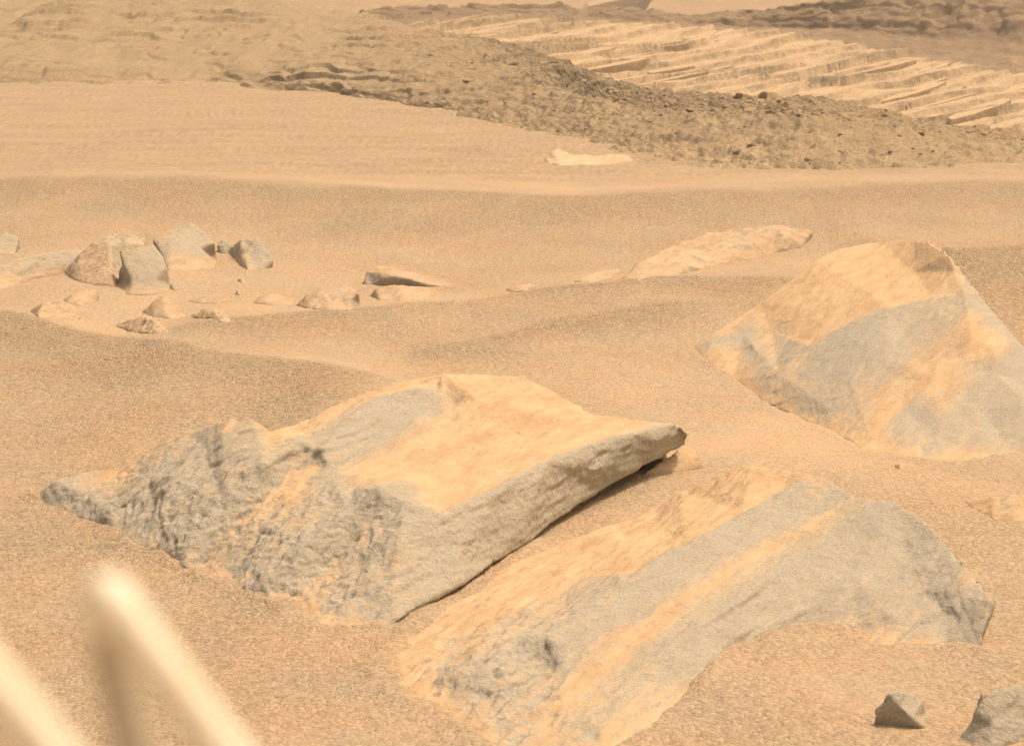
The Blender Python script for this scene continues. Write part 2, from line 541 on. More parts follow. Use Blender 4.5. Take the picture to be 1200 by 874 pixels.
def hill_relief(V, N, U, TR, TN):
    wob = fbm(V * np.array([0.5, 0.5, 0.8]), 4, 21)
    rub = sstep(330, 640, U + 120 * wob) * sstep(0.6, 1.25, TR)
    face = sstep(0.9, 1.3, TR) * (1 - sstep(2.0, 2.4, TR))
    # bedding ledges: risers where height passes a level
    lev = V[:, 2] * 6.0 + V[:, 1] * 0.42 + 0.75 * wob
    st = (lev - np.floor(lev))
    ledge = (sstep(0.0, 0.03, st) - st) * 0.10 * np.clip(0.5 + 1.6 * fbm(V * np.array([0.5, 0.2, 1.0]), 3, 27), 0.1, 1.3)
    blk1 = fbm(V * 2.2, 4, 31)
    d1, d2, cv = worley(V * np.array([5.5, 5.5, 7.0]), 3)
    e1, e2, ev = worley(V * np.array([13.0, 13.0, 15.0]), 8)
    crack = (1 - sstep(0.0, 0.10, d2 - d1))
    dn = ledge * (1 - 0.45 * rub) * sstep(0.5, 1.2, TR)
    dn = dn + rub * (0.035 * blk1 + 0.040 * (cv - 0.5) + 0.040 * (ev - 0.5) + 0.03 * fbm(V * 9.0, 3, 33) - 0.012 * crack)
    lf = (1 - rub) * face
    dn = dn + lf * (0.05 * np.minimum(fbm(V * np.array([0.45, 0.3, 0.8]), 3, 55), 0.15) + 0.10 * fbm(V * np.array([2.2, 1.0, 6.0]), 5, 51) - 0.045 * crack * (fbm(V * 0.7, 2, 5) > -0.1))
    dn = dn + (1 - rub) * sstep(2.0, 2.5, TR) * (0.06 * fbm(V * np.array([1.6, 0.35, 3]), 5, 61) - 0.05 * (1 - sstep(0.0, 0.07, np.abs(fbm(V * np.array([0.7, 0.3, 1.0]), 3, 63)))))
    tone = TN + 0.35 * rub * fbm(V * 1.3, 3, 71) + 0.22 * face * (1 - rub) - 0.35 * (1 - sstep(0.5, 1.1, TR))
    tone = tone + 0.45 * (st < 0.07) * sstep(0.9, 1.3, TR) * (1 - 0.6 * rub) * np.clip(0.3 + 1.6 * fbm(V * np.array([0.6, 0.25, 1.0]), 2, 77), 0, 1)  # shade of the ledge risers painted into the tone as thin dark lines
    return dn, tone
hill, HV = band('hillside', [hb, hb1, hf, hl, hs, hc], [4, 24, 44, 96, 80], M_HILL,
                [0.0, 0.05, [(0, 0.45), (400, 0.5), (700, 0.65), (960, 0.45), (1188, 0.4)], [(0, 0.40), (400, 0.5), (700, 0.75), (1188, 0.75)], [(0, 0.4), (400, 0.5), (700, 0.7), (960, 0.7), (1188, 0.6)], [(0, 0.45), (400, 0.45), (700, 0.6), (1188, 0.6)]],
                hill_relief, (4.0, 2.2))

# tilted pale bedrock beyond the bank
slab_top = [(-400, 60, 72), (430, 34, 74), (480, 37, 74), (520, 31, 74), (600, 26, 74), (700, 29, 73), (800, 35, 72), (880, 41, 71), (940, 46, 70), (1000, 56, 68), (1060, 68, 66), (1120, 80, 64), (1188, 90, 62), (1500, 130, 58)]
slab_bot = [(-400, 150, 58), (430, 110, 58), (600, 115, 57), (700, 130, 56), (800, 150, 54), (960, 165, 52), (1188, 200, 48), (1500, 240, 46)]
def slab_relief(V, N, U, TR, TN):
    # plates step down across the strike; risers face the viewer
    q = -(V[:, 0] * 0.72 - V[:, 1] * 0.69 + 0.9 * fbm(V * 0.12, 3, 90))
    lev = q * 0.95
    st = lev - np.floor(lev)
    amp = 0.5 + 0.8 * np.abs(perlin(np.stack([np.floor(lev) * 3.7, V[:, 0] * 0.18, V[:, 1] * 0.1], -1), 4)) * 2
    dn = 0.20 * amp * (sstep(0.0, 0.05, st) - st)
    lev2 = q * 1.9 + 0.35 * fbm(V * 0.6, 2, 92)
    st2 = lev2 - np.floor(lev2)
    dn = dn + 0.08 * (sstep(0.0, 0.08, st2) - st2) + 0.05 * fbm(V * 0.7, 4, 93)
    tone = TN + 0.45 * (st < 0.14) * (0.4 + amp * 0.4) + 0.2 * fbm(V * 0.5, 3, 94)  # risers toned darker: their shade is put into the colour
    return dn, tone
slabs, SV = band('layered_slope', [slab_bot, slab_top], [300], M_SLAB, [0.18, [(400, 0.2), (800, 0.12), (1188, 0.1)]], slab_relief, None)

def row_of(p):
    dx, dy, dz = p[..., 0], p[..., 1], p[..., 2] - CAM_Z
    f = dy * CP - dz * SP
    return 600 + FPX * dx / f, 437 - FPX * (dy * SP + dz * CP) / f
su, sv = row_of(SV)
def add_plates():
    mid = SV.reshape(-1, 3); fu, fv_ = su.ravel(), sv.ravel()
    cz = lambda u: np.interp(u, [a for a, b in crest], [b for a, b in crest])
    tz = lambda u: np.interp(u, [a[0] for a in slab_top], [a[1] for a in slab_top])
    k = 0
    for _ in range(900):
        if k >= 64: break
        u = random.uniform(600, 1195); v = random.uniform(float(tz(u)) + 5, float(cz(u)) - 3)
        if random.random() > 0.35 + (u - 520) / 900.0: continue
        i = int(np.argmin((fu - u) ** 2 + (fv_ - v) ** 2))
        P = mid[i]
        L = random.uniform(0.5, 2.0) ; W = random.uniform(0.10, 0.24); T = random.uniform(-0.09, 0.0)
        an = math.radians(46 + random.uniform(-6, 6) + (u - 850) * 0.015)
        l = np.array([math.cos(an), math.sin(an), 0.0]); w = np.array([math.sin(an), -math.cos(an), 0.0])
        gx = 0.015; gyv = 0.115                          # mean dip of the slope
        n = 15
        top, bot = [], []
        for j in range(n):
            a = 2 * math.pi * j / n + random.uniform(-.15, .15)
            ca, sa = math.cos(a), math.sin(a)
            r = 1 / (abs(ca) ** 3 + abs(sa) ** 3) ** (1 / 3) * random.uniform(.78, 1.05)
            d = l * (ca * r * L) + w * (sa * r * W)
            z = d[0] * gx + d[1] * gyv
            top.append(P + d * .97 + np.array([0, 0, z + T * (0.75 + 0.25 * sa)]))
            bot.append(P + d + np.array([0, 0, z - 0.25]))
        V = np.array(top + bot) - P
        F = [list(range(n))] + [[(j + 1) % n, j, n + j, n + (j + 1) % n] for j in range(n)]
        if np.cross(V[1] - V[0], V[2] - V[1])[2] < 0: F = [f[::-1] for f in F]
        o = mesh_obj('bedding_slab', V, F, M_SLAB, slabs, smooth=False, attrs={'tone': np.array([0.02 + 0.2 * random.random()] * n + [0.75] * n)})
        o.location = P
        k += 1
add_plates()
def stone_mesh(name, seed, sub=1):
    bm = bmesh.new(); bmesh.ops.create_icosphere(bm, subdivisions=sub, radius=1.0)
    r = random.Random(seed)
    ax = [Vector((r.gauss(0, 1), r.gauss(0, 1), r.gauss(0, 1))).normalized() for _ in range(7)]
    for v in bm.verts:
        for a in ax:
            d = v.co.dot(a)
            if d > 0.62: v.co -= a * (d - 0.62)
        v.co.z *= 0.65; v.co.x *= 1.15
    me = bpy.data.meshes.new(name); bm.to_mesh(me); bm.free(); me.materials.append(M_STONE)
    return me
M_STONE = slope_material('rubble_stone', (0.42, 0.31, 0.195), (0.38, 0.28, 0.178), (0.34, 0.25, 0.16), 3.0, 0.02)
def add_rubble():
    hu, hv = row_of(HV)
    nr = HV.shape[0]
    rows = np.arange(nr)
    P = HV.reshape(-1, 3); fu = hu.ravel(); R = np.repeat(rows, HV.shape[1])
    w = ((fu > 420) & (fu < 1250) & (R > 14) & (R < 235)).astype(float) * sstep(420, 700, fu) * (0.25 + 0.75 * sstep(20, 45, R))
    w = w * (0.2 + np.clip(0.5 + fbm(P * 0.9, 3, 300), 0, 1.5))
    w /= w.sum()
    ms = [stone_mesh('stone', 40 + i, 2) for i in range(5)]
    rg = np.random.default_rng(5)
    for i in rg.choice(len(P), 70, p=w, replace=False):
        o = bpy.data.objects.new('stone', ms[int(rg.integers(5))]); COL.objects.link(o); o.parent = hill
        sz = 0.05 + 0.06 * rg.random() ** 2
        o.location = P[i] + np.array([0, 0, -sz * .15]); o.rotation_euler = (rg.normal() * .3, rg.normal() * .3, rg.random() * 6.3); o.scale = (sz, sz * (.7 + .5 * rg.random()), sz)
    base_m = [stone_mesh('chip', 80 + i, 1) for i in range(6)]
    raw = []
    for m in base_m:
        co = np.array([v.co[:] for v in m.vertices]); fa = np.array([p.vertices[:] for p in m.polygons]); raw.append((co, fa))
    VV, FF, off = [], [], 0
    for i in rg.choice(len(P), 500, p=w, replace=False):
        co, fa = raw[int(rg.integers(6))]
        a = rg.random() * 6.3; sz = 0.012 + 0.030 * rg.random() ** 2
        R3 = np.array([[math.cos(a), -math.sin(a), 0], [math.sin(a), math.cos(a), 0], [0, 0, 1]])
        VV.append(co @ R3.T * sz * np.array([1, 1, .9 + .4 * rg.random()]) + P[i] + np.array([0, 0, -sz * .05])); FF.append(fa + off); off += len(co)
    o = mesh_obj('rubble', np.concatenate(VV), np.concatenate(FF), M_STONE, hill, smooth=False)
    o['kind'] = 'stuff'
add_rubble()

# dark cliff band with talus apron
ctop = [(-400, 55, 79), (400, 30, 79), (425, 20, 79), (445, 9, 79), (475, 6, 79), (520, 9, 79), (560, 8, 79), (600, 9, 79), (660, 8, 79), (690, 14, 78.5), (720, 10, 78.5), (770, 13, 78), (800, 21, 77.5), (816, 23, 77.5), (835, 13, 77), (870, 14, 77), (900, 13, 76), (930, 8, 75), (980, 2, 74), (1060, -10, 73), (1188, -22, 71), (1500, -40, 68)]
cmid = [(-400, 58, 77.3), (430, 26, 77.3), (520, 20, 77.3), (600, 18, 77.3), (700, 22, 76.6), (800, 30, 75.8), (880, 32, 75), (940, 33, 73.6), (1000, 36, 71.6), (1060, 42, 70), (1120, 46, 68.4), (1188, 52, 66.6), (1500, 80, 62)]
cbot = [(u, v + 4, y - 0.4) for u, v, y in slab_top]
def cliff_relief(V, N, U, TR, TN):
    up = sstep(0.9, 1.15, TR)
    right = sstep(900, 1080, U)
    col = fbm(V * np.array([1.0, 1.0, 0.22]), 4, 101, ridged=True)
    d1, d2, cv = worley(V * np.array([0.9, 0.9, 0.7]), 12)
    e1, e2, ev = worley(V * np.array([2.6, 2.6, 3.2]), 13)
    dn = up * (0.12 * col * (0.5 + 1.2 * right) + 0.16 * (cv - 0.5) + 0.10 * (ev - 0.5)) + (1 - up) * (0.05 * fbm(V * 1.6, 4, 103) + 0.05 * (ev - 0.5))
    lev = V[:, 2] * 2.0 + 0.3 * fbm(V * 0.4, 2, 105)
    st = lev - np.floor(lev)
    dn = dn + up * 0.10 * (sstep(0, 0.15, st) - st)
    tone = TN + 0.30 * fbm(V * 0.8, 4, 104) + 0.25 * right * up * (col < 0.15)
    return dn, tone
band('cliff_band', [cbot, cmid, ctop], [30, 50], M_CLIFF, [0.62, 0.8, [(400, 1.0), (900, 0.95), (1188, 0.7)]], cliff_relief, (3.0, 2.5))

# far smooth hills, behind everything
f0 = [(-1500, 60, 150), (430, 45, 150), (1188, 45, 150), (2700, 60, 150)]
f1 = [(-1500, 20, 190), (300, 12, 190), (430, 13, 190), (700, 10, 190), (1188, 12, 190), (2700, 20, 190)]
f2 = [(-1500, -60, 420), (0, -110, 400), (500, -75, 420), (900, -90, 420), (1300, -130, 400), (2700, -70, 420)]
def far_relief(V, N, U, TR, TN):
    return 0.8 * fbm(V * 0.04, 4, 120) + 0.15 * fbm(V * 0.3, 3, 121), TN + 0.2 * fbm(V * 0.05, 3, 122)
band('far_hill', [f0, f1, f2], [20, 40], M_FAR, [0.2, 0.2, 0.3], far_relief, (60, 20))

# ================================================================== ROCKS
CONTACTS = []          # where rock feet meet the sand: the sand banks up there
def build_rock(name, label, outline, inner=(), lines=(), voxel=0.011, mat=None, relief=1.0, smooth=4, rough=0.3,
               dust=0.5, guard=0.0, back=1.0, group=None, flute=1.0, sink=0.16, cat='rock', bank=0.04):
    """outline / inner / lines hold surveyed points (u, v, vb, dust, rough): bearing, the bearing row of the ground
    straight below the point (None: the point lies on the sand), bare rock 0 .. dust coat 1, pitting."""
    pts, key = [], {}
    def add(p):
        p = tuple(p) + (None,) * (6 - len(p))
        k = (p[0], p[1])
        if k not in key:
            y = on_sand(p[0], p[1] if p[2] is None else p[2])
            P = place(p[0], p[1], y)
            key[k] = len(pts)
            pts.append((p[0], p[1], P, dust if p[3] is None else p[3], rough if p[4] is None else p[4], p[5]))
        return key[k]
    if guard:                                          # keep every raised point behind the foot of the rock below it
        us = sorted({p[0] for p in outline})
        def foot_row(u):
            best = -1e9
            for p, q in zip(outline, outline[1:] + outline[:1]):
                a, b = sorted((p, q), key=lambda r: r[0])
                if a[0] <= u <= b[0]:
                    w = 0.5 if a[0] == b[0] else (u - a[0]) / (b[0] - a[0])
                    best = max(best, a[1] * (1 - w) + b[1] * w)
            return best
        def hold(p):
            if len(p) < 3 or p[2] is None: return p
            f = foot_row(min(max(p[0], us[0] + 0.2 * (us[-1] - us[0])), us[-1] - 0.2 * (us[-1] - us[0])))
            return (p[0], p[1], min(p[2], f - guard * (f - p[1]))) + tuple(p[3:])
        outline = [hold(p) for p in outline]; inner = [hold(p) for p in inner]; lines = [[hold(p) for p in L] for L in lines]
    ring = [add(p) for p in outline]
    for a_, b_ in zip(outline, outline[1:] + outline[:1]):
        if a_[2] is None and b_[2] is None:
            A_, B_ = pts[key[(a_[0], a_[1])]][2], pts[key[(b_[0], b_[1])]][2]
            for w_ in np.linspace(0, 1, max(2, int(np.linalg.norm(A_ - B_) / 0.03)), endpoint=False):
                CONTACTS.append((A_ * (1 - w_) + B_ * w_, bank))
    edges = [(ring[i], ring[(i + 1) % len(ring)]) for i in range(len(ring))]
    for L in lines:
        ids = [add(p) for p in L]
        edges += [(a, b) for a, b in zip(ids, ids[1:])]
    for p in inner:
        add(p)
    flat = [Vector((p[0], -p[1])) for p in pts]
    vo, eo, fo, ov, oe, of = delaunay_2d_cdt(flat, edges, [ring], 1, 1e-4)
    src = []
    for k, o in enumerate(ov):
        if o:
            src.append(pts[o[0]])
        else:                                         # two lines crossed: take the mean of the nearest points
            dd = sorted(range(len(pts)), key=lambda i: (flat[i] - vo[k]).length)[:2]
            a, b = pts[dd[0]], pts[dd[1]]
            w = (flat[dd[0]] - vo[k]).length / max(1e-6, (flat[dd[0]] - vo[k]).length + (flat[dd[1]] - vo[k]).length)
            src.append((vo[k].x, -vo[k].y, a[2] * (1 - w) + b[2] * w, a[3], a[4], None))
    verts = [s[2].copy() for s in src]
    at = [(s[3], s[4]) for s in src]
    tris = [list(f) for f in fo]
    # which loop edges are border
    cnt = {}
    for f in tris:
        for a, b in zip(f, f[1:] + f[:1]):
            cnt[(a, b)] = cnt.get((a, b), 0) + 1
    border = [(a, b) for (a, b) in cnt if (b, a) not in cnt]
    bv = sorted({a for e in border for a in e})
    cx = float(np.mean([verts[i][0] for i in bv])); cy = float(np.mean([verts[i][1] for i in bv]))
    low = {}
    zmin = 1e9
    for i in bv:
        P = verts[i]
        g = float(sand_height(np.array([P[0]]), np.array([P[1]]))[0])
        h = max(0.0, P[2] - g)
        bx = P[0] + (cx - P[0]) * 0.06
        by = P[1] + (h * back + 0.02 if src[i][5] is None else src[i][5])
        zz = g - sink if src[i][5] is None else P[2] - 0.20 * src[i][5]
        zmin = min(zmin, zz)
        low[i] = len(verts)
        verts.append(np.array([bx, by, zz])); at.append(at[i])
    for a, b in border:
        tris.append([b, a, low[a]]); tris.append([b, low[a], low[b]])
    nxt = dict(border)
    start = border[0][0]; loop = [start]
    while nxt[loop[-1]] != start and len(loop) < len(border):
        loop.append(nxt[loop[-1]])
    # floor of the buried part: fan from a deep centre
    ctr = len(verts)
    verts.append(np.mean([verts[low[i]] for i in loop], axis=0) - np.array([0, 0, 0.05])); at.append((0.2, 0.3))
    for a, b in border:
        tris.append([low[b], low[a], ctr])
    me = bpy.data.meshes.new('tmp')
    me.from_pydata([tuple(map(float, v)) for v in verts], [], tris)
    bm = bmesh.new(); bm.from_mesh(me)
    bmesh.ops.triangulate(bm, faces=bm.faces[:])
    bmesh.ops.recalc_face_normals(bm, faces=bm.faces[:])
    bm.to_mesh(me)
    bm.faces.ensure_lookup_table()
    tree = BVHTree.FromBMesh(bm)
    fv = [[v.index for v in f.verts] for f in bm.faces]
    bm.free()
    o = bpy.data.objects.new('tmp', me)
    COL.objects.link(o)
    r = o.modifiers.new('r', 'REMESH'); r.mode = 'VOXEL'; r.voxel_size = voxel
    if smooth:
        s = o.modifiers.new('s', 'SMOOTH'); s.iterations = smooth; s.factor = 0.5
    dg = bpy.context.evaluated_depsgraph_get()
    em = bpy.data.meshes.new_from_object(o.evaluated_get(dg))
    bpy.data.objects.remove(o); bpy.data.meshes.remove(me)
    n = len(em.vertices)
    co = np.empty(n * 3, np.float32); em.vertices.foreach_get('co', co); co = co.reshape(-1, 3).astype(np.float64)
    no = np.empty(n * 3, np.float32); em.vertices.foreach_get('normal', no); no = no.reshape(-1, 3).astype(np.float64)
    V = np.array(verts); A = np.array(at)
    FI = np.zeros(n, int); LO = np.zeros((n, 3))
    for k in range(n):
        loc, nn, fi, dd = tree.find_nearest(co[k])
        FI[k] = fi; LO[k] = loc
    fv = np.array(fv)[FI]
    a, b, c = V[fv[:, 0]], V[fv[:, 1]], V[fv[:, 2]]
    v0, v1, v2 = b - a, c - a, LO - a
    dot = lambda p, q: (p * q).sum(1)
    d00 = dot(v0, v0); d01 = dot(v0, v1); d11 = dot(v1, v1); d20 = dot(v2, v0); d21 = dot(v2, v1)
    den = np.maximum(d00 * d11 - d01 * d01, 1e-14)
    p = np.clip((d11 * d20 - d01 * d21) / den, 0, 1); q = np.clip((d00 * d21 - d01 * d20) / den, 0, 1)
    W = np.stack([np.clip(1 - p - q, 0, 1), p, q], -1)
    D = (W * A[fv, 0]).sum(1); R = (W * A[fv, 1]).sum(1)
    ca, sa = math.cos(STRIKE), math.sin(STRIKE)
    al = np.stack([co[:, 0] * ca + co[:, 1] * sa, -co[:, 0] * sa + co[:, 1] * ca, co[:, 2]], -1)
    k = max(0.8, voxel / 0.011)
    fl = fbm(al * np.array([1.6, 9.0, 8.0]) / k, 5, 201, 0.55)
    bed = (al[:, 2] * 1.0 - al[:, 1] * 0.45) * 26 / k + 0.8 * fbm(al * np.array([1.0, 3.0, 3.0]) / k, 3, 203)
    st = bed - np.floor(bed)
    step = (sstep(0.0, 0.22, st) - st)
    lump = fbm(co * 5.0 / k, 4, 205, 0.55)
    pit = fbm(al * np.array([12.0, 26.0, 26.0]) / k, 3, 207, 0.6)
    hole = -sstep(0.30, 0.75, fbm(al * np.array([6.0, 13.0, 15.0]) / k, 4, 209, 0.6))
    rid = fbm(al * np.array([3.0, 11.0, 11.0]) / k, 4, 211, 0.55, ridged=True) - 0.45
    amp1 = np.clip(0.55 + 1.1 * fbm(al * np.array([0.8, 2.5, 2.5]) / k, 2, 221), 0, 1.3)
    ph = (al[:, 1] * 8.5 + al[:, 2] * 7.0) / k + 0.9 * fbm(al * np.array([1.3, 4.0, 4.0]) / k, 3, 223)
    s1_ = ph - np.floor(ph)
    terr = amp1 * (sstep(0.0, 0.16, s1_) - s1_)
    ph2 = (al[:, 1] * 27 + al[:, 2] * 22.0) / k + 1.0 * fbm(al * np.array([3.0, 9.0, 9.0]) / k, 3, 225)
    s2_ = ph2 - np.floor(ph2)
    terr2 = (sstep(0.0, 0.2, s2_) - s2_) * np.clip(0.4 + 1.2 * fbm(al * np.array([1.5, 5.0, 5.0]) / k, 2, 227), 0, 1)
    steep = 1 - sstep(0.80, 0.98, no[:, 2])
    bare = 1 - 0.75 * np.clip(D, 0, 1)
    disp = relief * k * (flute * (0.0045 * fl + 0.014 * terr * (0.25 + 0.75 * bare) + 0.006 * terr2 * (1 - 0.6 * steep)) + 0.004 * step * bare * steep * flute + 0.004 * lump + R * (0.005 * pit + 0.013 * hole + 0.018 * rid) + 0.0022 * pit)
    co2 = co + no * disp[:, None]
    D = D + 0.55 * np.exp(-np.maximum(co[:, 2] - sand_height(co[:, 0], co[:, 1]), 0) / (0.022 * k)) - 0.25 * flute * (terr < 0.02) * (terr > -0.9) * 0 + 0.22 * np.clip(terr, -1, 1) * flute
    basez = float(zmin + sink)
    org = np.array([cx, cy, basez])
    em.vertices.foreach_set('co', (co2 - org).astype(np.float32).ravel())
    for an, av in (('dust', np.clip(D + hole * 0.5 * R, 0, 1)), ('rough', np.clip(R, 0, 1))):
        a = em.attributes.new(an, 'FLOAT', 'POINT'); a.data.foreach_set('value', av.astype(np.float32))
    em.update()
    em.polygons.foreach_set('use_smooth', np.ones(len(em.polygons), dtype=bool))
    em.materials.clear(); em.materials.append(mat or M_ROCK)
    em.name = name
    ob = bpy.data.objects.new(name, em)
    COL.objects.link(ob)
    ob.location = org
    return tag(ob, label, cat, group)

c = None
# ---- the big fluted slab in the middle foreground
def rim(line, dv=-6, dvb=-4, d=1.0):
    return [(p[0] + 1, p[1] + dv, p[2] + dvb, d) for p in line if p[2] is not None]
build_rock('slab_rock', 'largest slab rock with orange dusty hollow top and dark pitted grey front face',
  [(38,582,c,.2), (65,563,588,.2), (100,552,583,.6), (138,550,583,.9), (170,531,582,.7), (220,506,583,.6), (262,494,586,.5), (295,494,588,.2), (318,505,592,.9),
   (345,498,580,1), (380,481,574,1), (430,460,567,.95), (480,444,560,.95), (520,437,556,1), (575,440,551,1), (612,442,549,1), (632,452,549,1), (660,467,550,1),
   (695,487,551,1), (760,493,555,1), (790,497,557,.3), (808,508,557,.1,.3,.22), (804,520,551,.1,.3,.26), (750,547,568,.05,.3,.26), (700,575,590,.05,.3,.26), (660,603,614,.05,.3,.26), (620,635,643,.05,.3,.26), (580,658,667,.05,.3,.26),
   (545,684,695,.1,.3,.26), (500,706,717,.1,.3,.26), (465,726,735,.1,.3,.25), (440,740,c,.2), (380,738,c,.3), (330,716,c,.25), (280,692,c,.25), (225,674,c,.25), (190,656,c,.2), (150,640,c,.2), (135,622,c,.2),
   (100,612,c,.1), (70,600,c,.1), (45,590,c,.1)],
  inner=[(200,560,612,.1,.5), (262,522,602,.1,.2), (150,590,610,.1,.8), (460,660,698,.2,.9), (425,690,712,.2,.9),
         (540,640,680,.05,.6), (620,592,640,.0,.5), (700,550,594,.0,.45), (770,516,564,.0,.35), (100,580,598,.05,.7),
         (560,470,570,1), (600,480,575,1), (650,490,571,1), (720,500,563,1), (190,610,634,.1,1)],
  lines=[[(318,505,592,.9), (350,516,604,.15), (378,528,610,.05), (386,552,620,.2), (412,574,640,.4), (447,573,656,.0,.6), (476,590,663,.05,.5), (520,602,670,.1), (590,568,643,.1), (640,541,618,.1), (690,522,593,.1), (745,509,572,.1), (790,497,557,.3)],
         rim([(520,602,668), (590,568,641), (640,541,616), (690,522,591), (745,509,570)]),
         rim([(452,465,570), (485,455,564), (512,457,562)], -5, -3),
         [(386,552,620,.2), (440,560,632,1), (500,552,622,1), (560,524,598,1), (620,506,582,1), (690,500,570,1)],
         [(365,520,600,.15), (420,482,580,.1), (452,465,572,.1), (485,455,566,.1), (515,458,564,.15), (530,474,568,.5), (527,489,578,.7), (460,524,601,.5), (400,552,618,.6)],
         [(430,520,594,.1), (490,485,578,.1)],
         [(215,640,660,.1,1), (262,590,642,.1,.8), (310,545,625,.1,.4), (350,516,604,.15)],
         [(240,656,663,.4,1), (290,606,645,.55,1), (335,563,620,.7,.6), (372,545,613,.6,.3)],
         [(310,690,702,.15,1), (360,640,683,.1,1), (410,600,662,.1,.8), (447,573,656,.0,.6)],
         [(345,700,703,.4,1), (395,652,679,.45,1), (440,612,668,.4,.8), (476,590,663,.05,.5)],
         [(130,600,616,.1,.8), (180,560,603,.1,.5), (240,520,592,.1,.3)]],
  bank=1.0, voxel=0.0084, rough=0.25, relief=1.0, smooth=1)

# ---- the long slab at the bottom right
build_rock('slab_rock', 'long low slab rock running to the bottom edge, smooth grey face half drowned in sand',
  [(440,786,c,.4), (456,766,c,.5), (482,738,c,.5), (505,716,c,.6), (552,692,c,.7), (590,663,c,.8), (625,645,c,.8), (665,632,c,.9), (720,613,c,.9), (765,598,606,1), (800,576,606,1), (840,557,610,1), (880,545,616,1),
   (905,549,622,1), (940,553,634,1), (965,560,640,.5), (985,572,646,.2), (1000,583,652,.3), (1050,589,668,.1), (1085,610,682,.05), (1110,640,702,.05), (1140,676,726,.3), (1167,705,750,.5), (1153,736,760,.5),
   (1149,767,c,.3), (1110,761,c,.1), (1060,758,c,.1), (1022,760,c,.2), (1006,743,c,.1), (960,738,c,.1), (920,743,c,.1), (870,761,c,.1), (845,781,c,.1), (820,815,c,.2), (790,842,c,.2), (760,873,c,.2),
   (730,902,c,.3), (680,930,c,.3), (600,915,c,.3), (560,882,c,.3), (530,852,c,.4), (470,822,c,.5), (446,802,c,.5)],
  inner=[(1000,680,716,.0), (900,720,737,.05), (1080,690,722,.0), (1050,730,744,.08), (820,782,793,.12), (1110,722,742,.0), (765,838,844,.2), (840,590,642,1), (780,622,660,1), (700,652,682,.85), (640,692,714,.75,.3),
         (560,722,740,.6,.3), (500,772,782,.45,.4), (640,780,796,.1,1), (600,820,835,.15,1), (660,860,866,.2,.8), (540,810,821,.2,.9), (710,870,875,.25,.3), (590,850,858,.15,1), (500,800,808,.3,.6)],
  lines=[[(965,560,640,.5), (920,577,651,.0), (870,606,674,.0), (800,642,705,.0), (740,674,729,.05), (690,703,750,.1), (640,747,783,.05,.7), (590,762,795,.05,1), (540,790,814,.15,.9)],
         rim([(920,577,648), (870,606,670), (800,642,700), (740,674,724)], -7, -5, .95),
         [(985,588,655,.0), (925,612,672,.0), (850,650,701,.0), (780,688,730,.05), (710,735,769,.1), (660,782,806,.1,.6)],
         [(1000,583,652,.3), (950,614,674,.55), (880,655,702,.65), (800,705,744,.7), (730,757,785,.7), (675,805,826,.7), (645,848,856,.4,.8)],
         [(1050,589,668,.1), (985,622,684,.05), (900,678,721,.02), (820,732,767,.1), (740,792,810,.15), (690,842,853,.25)],
         [(1060,640,694,.0), (960,705,727,.0), (880,745,753,.05)],
         [(720,630,660,.9), (650,668,692,.75), (570,712,729,.6,.3)], [(740,642,684,.95), (670,680,712,.7), (600,725,752,.4,.5)],
         [(1110,640,702,.05), (1132,700,740,.02), (1143,738,758,.02), (1149,767,c,.3)]],
  bank=1.0, voxel=0.0079, rough=0.15, relief=1.1, smooth=1)

# ---- the wedge at the right
build_rock('slab_rock', 'wedge shaped slab rock with sharp peak, dusty top and broad grey face',
  [(813,408,c,.3), (826,397,405,.6), (850,382,400,.9), (890,355,392,1), (930,326,383,1), (955,306,376,1), (985,291,368,1), (1030,283,370,1), (1070,281,376,1), (1092,283,386,1), (1104,290,400,1), (1111,297,414,1),
   (1122,312,424,.5), (1136,331,430,.1), (1160,361,444,.1), (1188,394,460,.2), (1230,440,482,.2), (1262,490,508,.2), (1240,516,c,.2), (1188,532,c,.2), (1150,539,c,.2), (1110,543,c,.2), (1060,536,c,.2), (1008,528,c,.3),
   (998,518,c,.5), (960,501,c,.4), (930,488,c,.4), (890,469,c,.6), (860,446,c,.7), (830,426,c,.6)],
  inner=[(1040,420,477,.05), (1000,452,487,.2), (1060,482,508,.15), (1150,482,512,.05), (1100,512,525,.1), (980,484,498,.35), (1070,319,406,1), (1040,331,408,1), (1000,332,402,1), (950,362,412,1), 
         (850,420,427,.5), (1200,470,510,.05), (1170,440,494,.1), (1060,390,462,.05), (1000,400,462,.05)],
  lines=[[(1111,297,414,1), (1119,319,429,1), (1131,345,447,.2), (1090,352,447,.2), (1040,363,447,.1), (990,383,448,.1), (950,406,453,.15), (912,438,462,.4), (890,469,c,.6)],
         rim([(1090,352,444), (1040,363,444), (990,383,444), (950,406,449)], -6, -4),
         [(1131,345,447,.2), (1160,378,462,.1), (1192,404,476,.3)],
         [(1110,385,466,.3), (1140,398,478,1), (1165,405,482,1), (1192,404,476,.3)],
         [(1125,420,484,.5), (1095,445,493,.8), (1060,474,503,.8), (1020,515,521,.6)],
         [(832,401,411,.1), (872,392,411,.05), (905,389,414,.5)]],
  bank=.3, voxel=0.0095, rough=0.1, relief=.6, smooth=1)

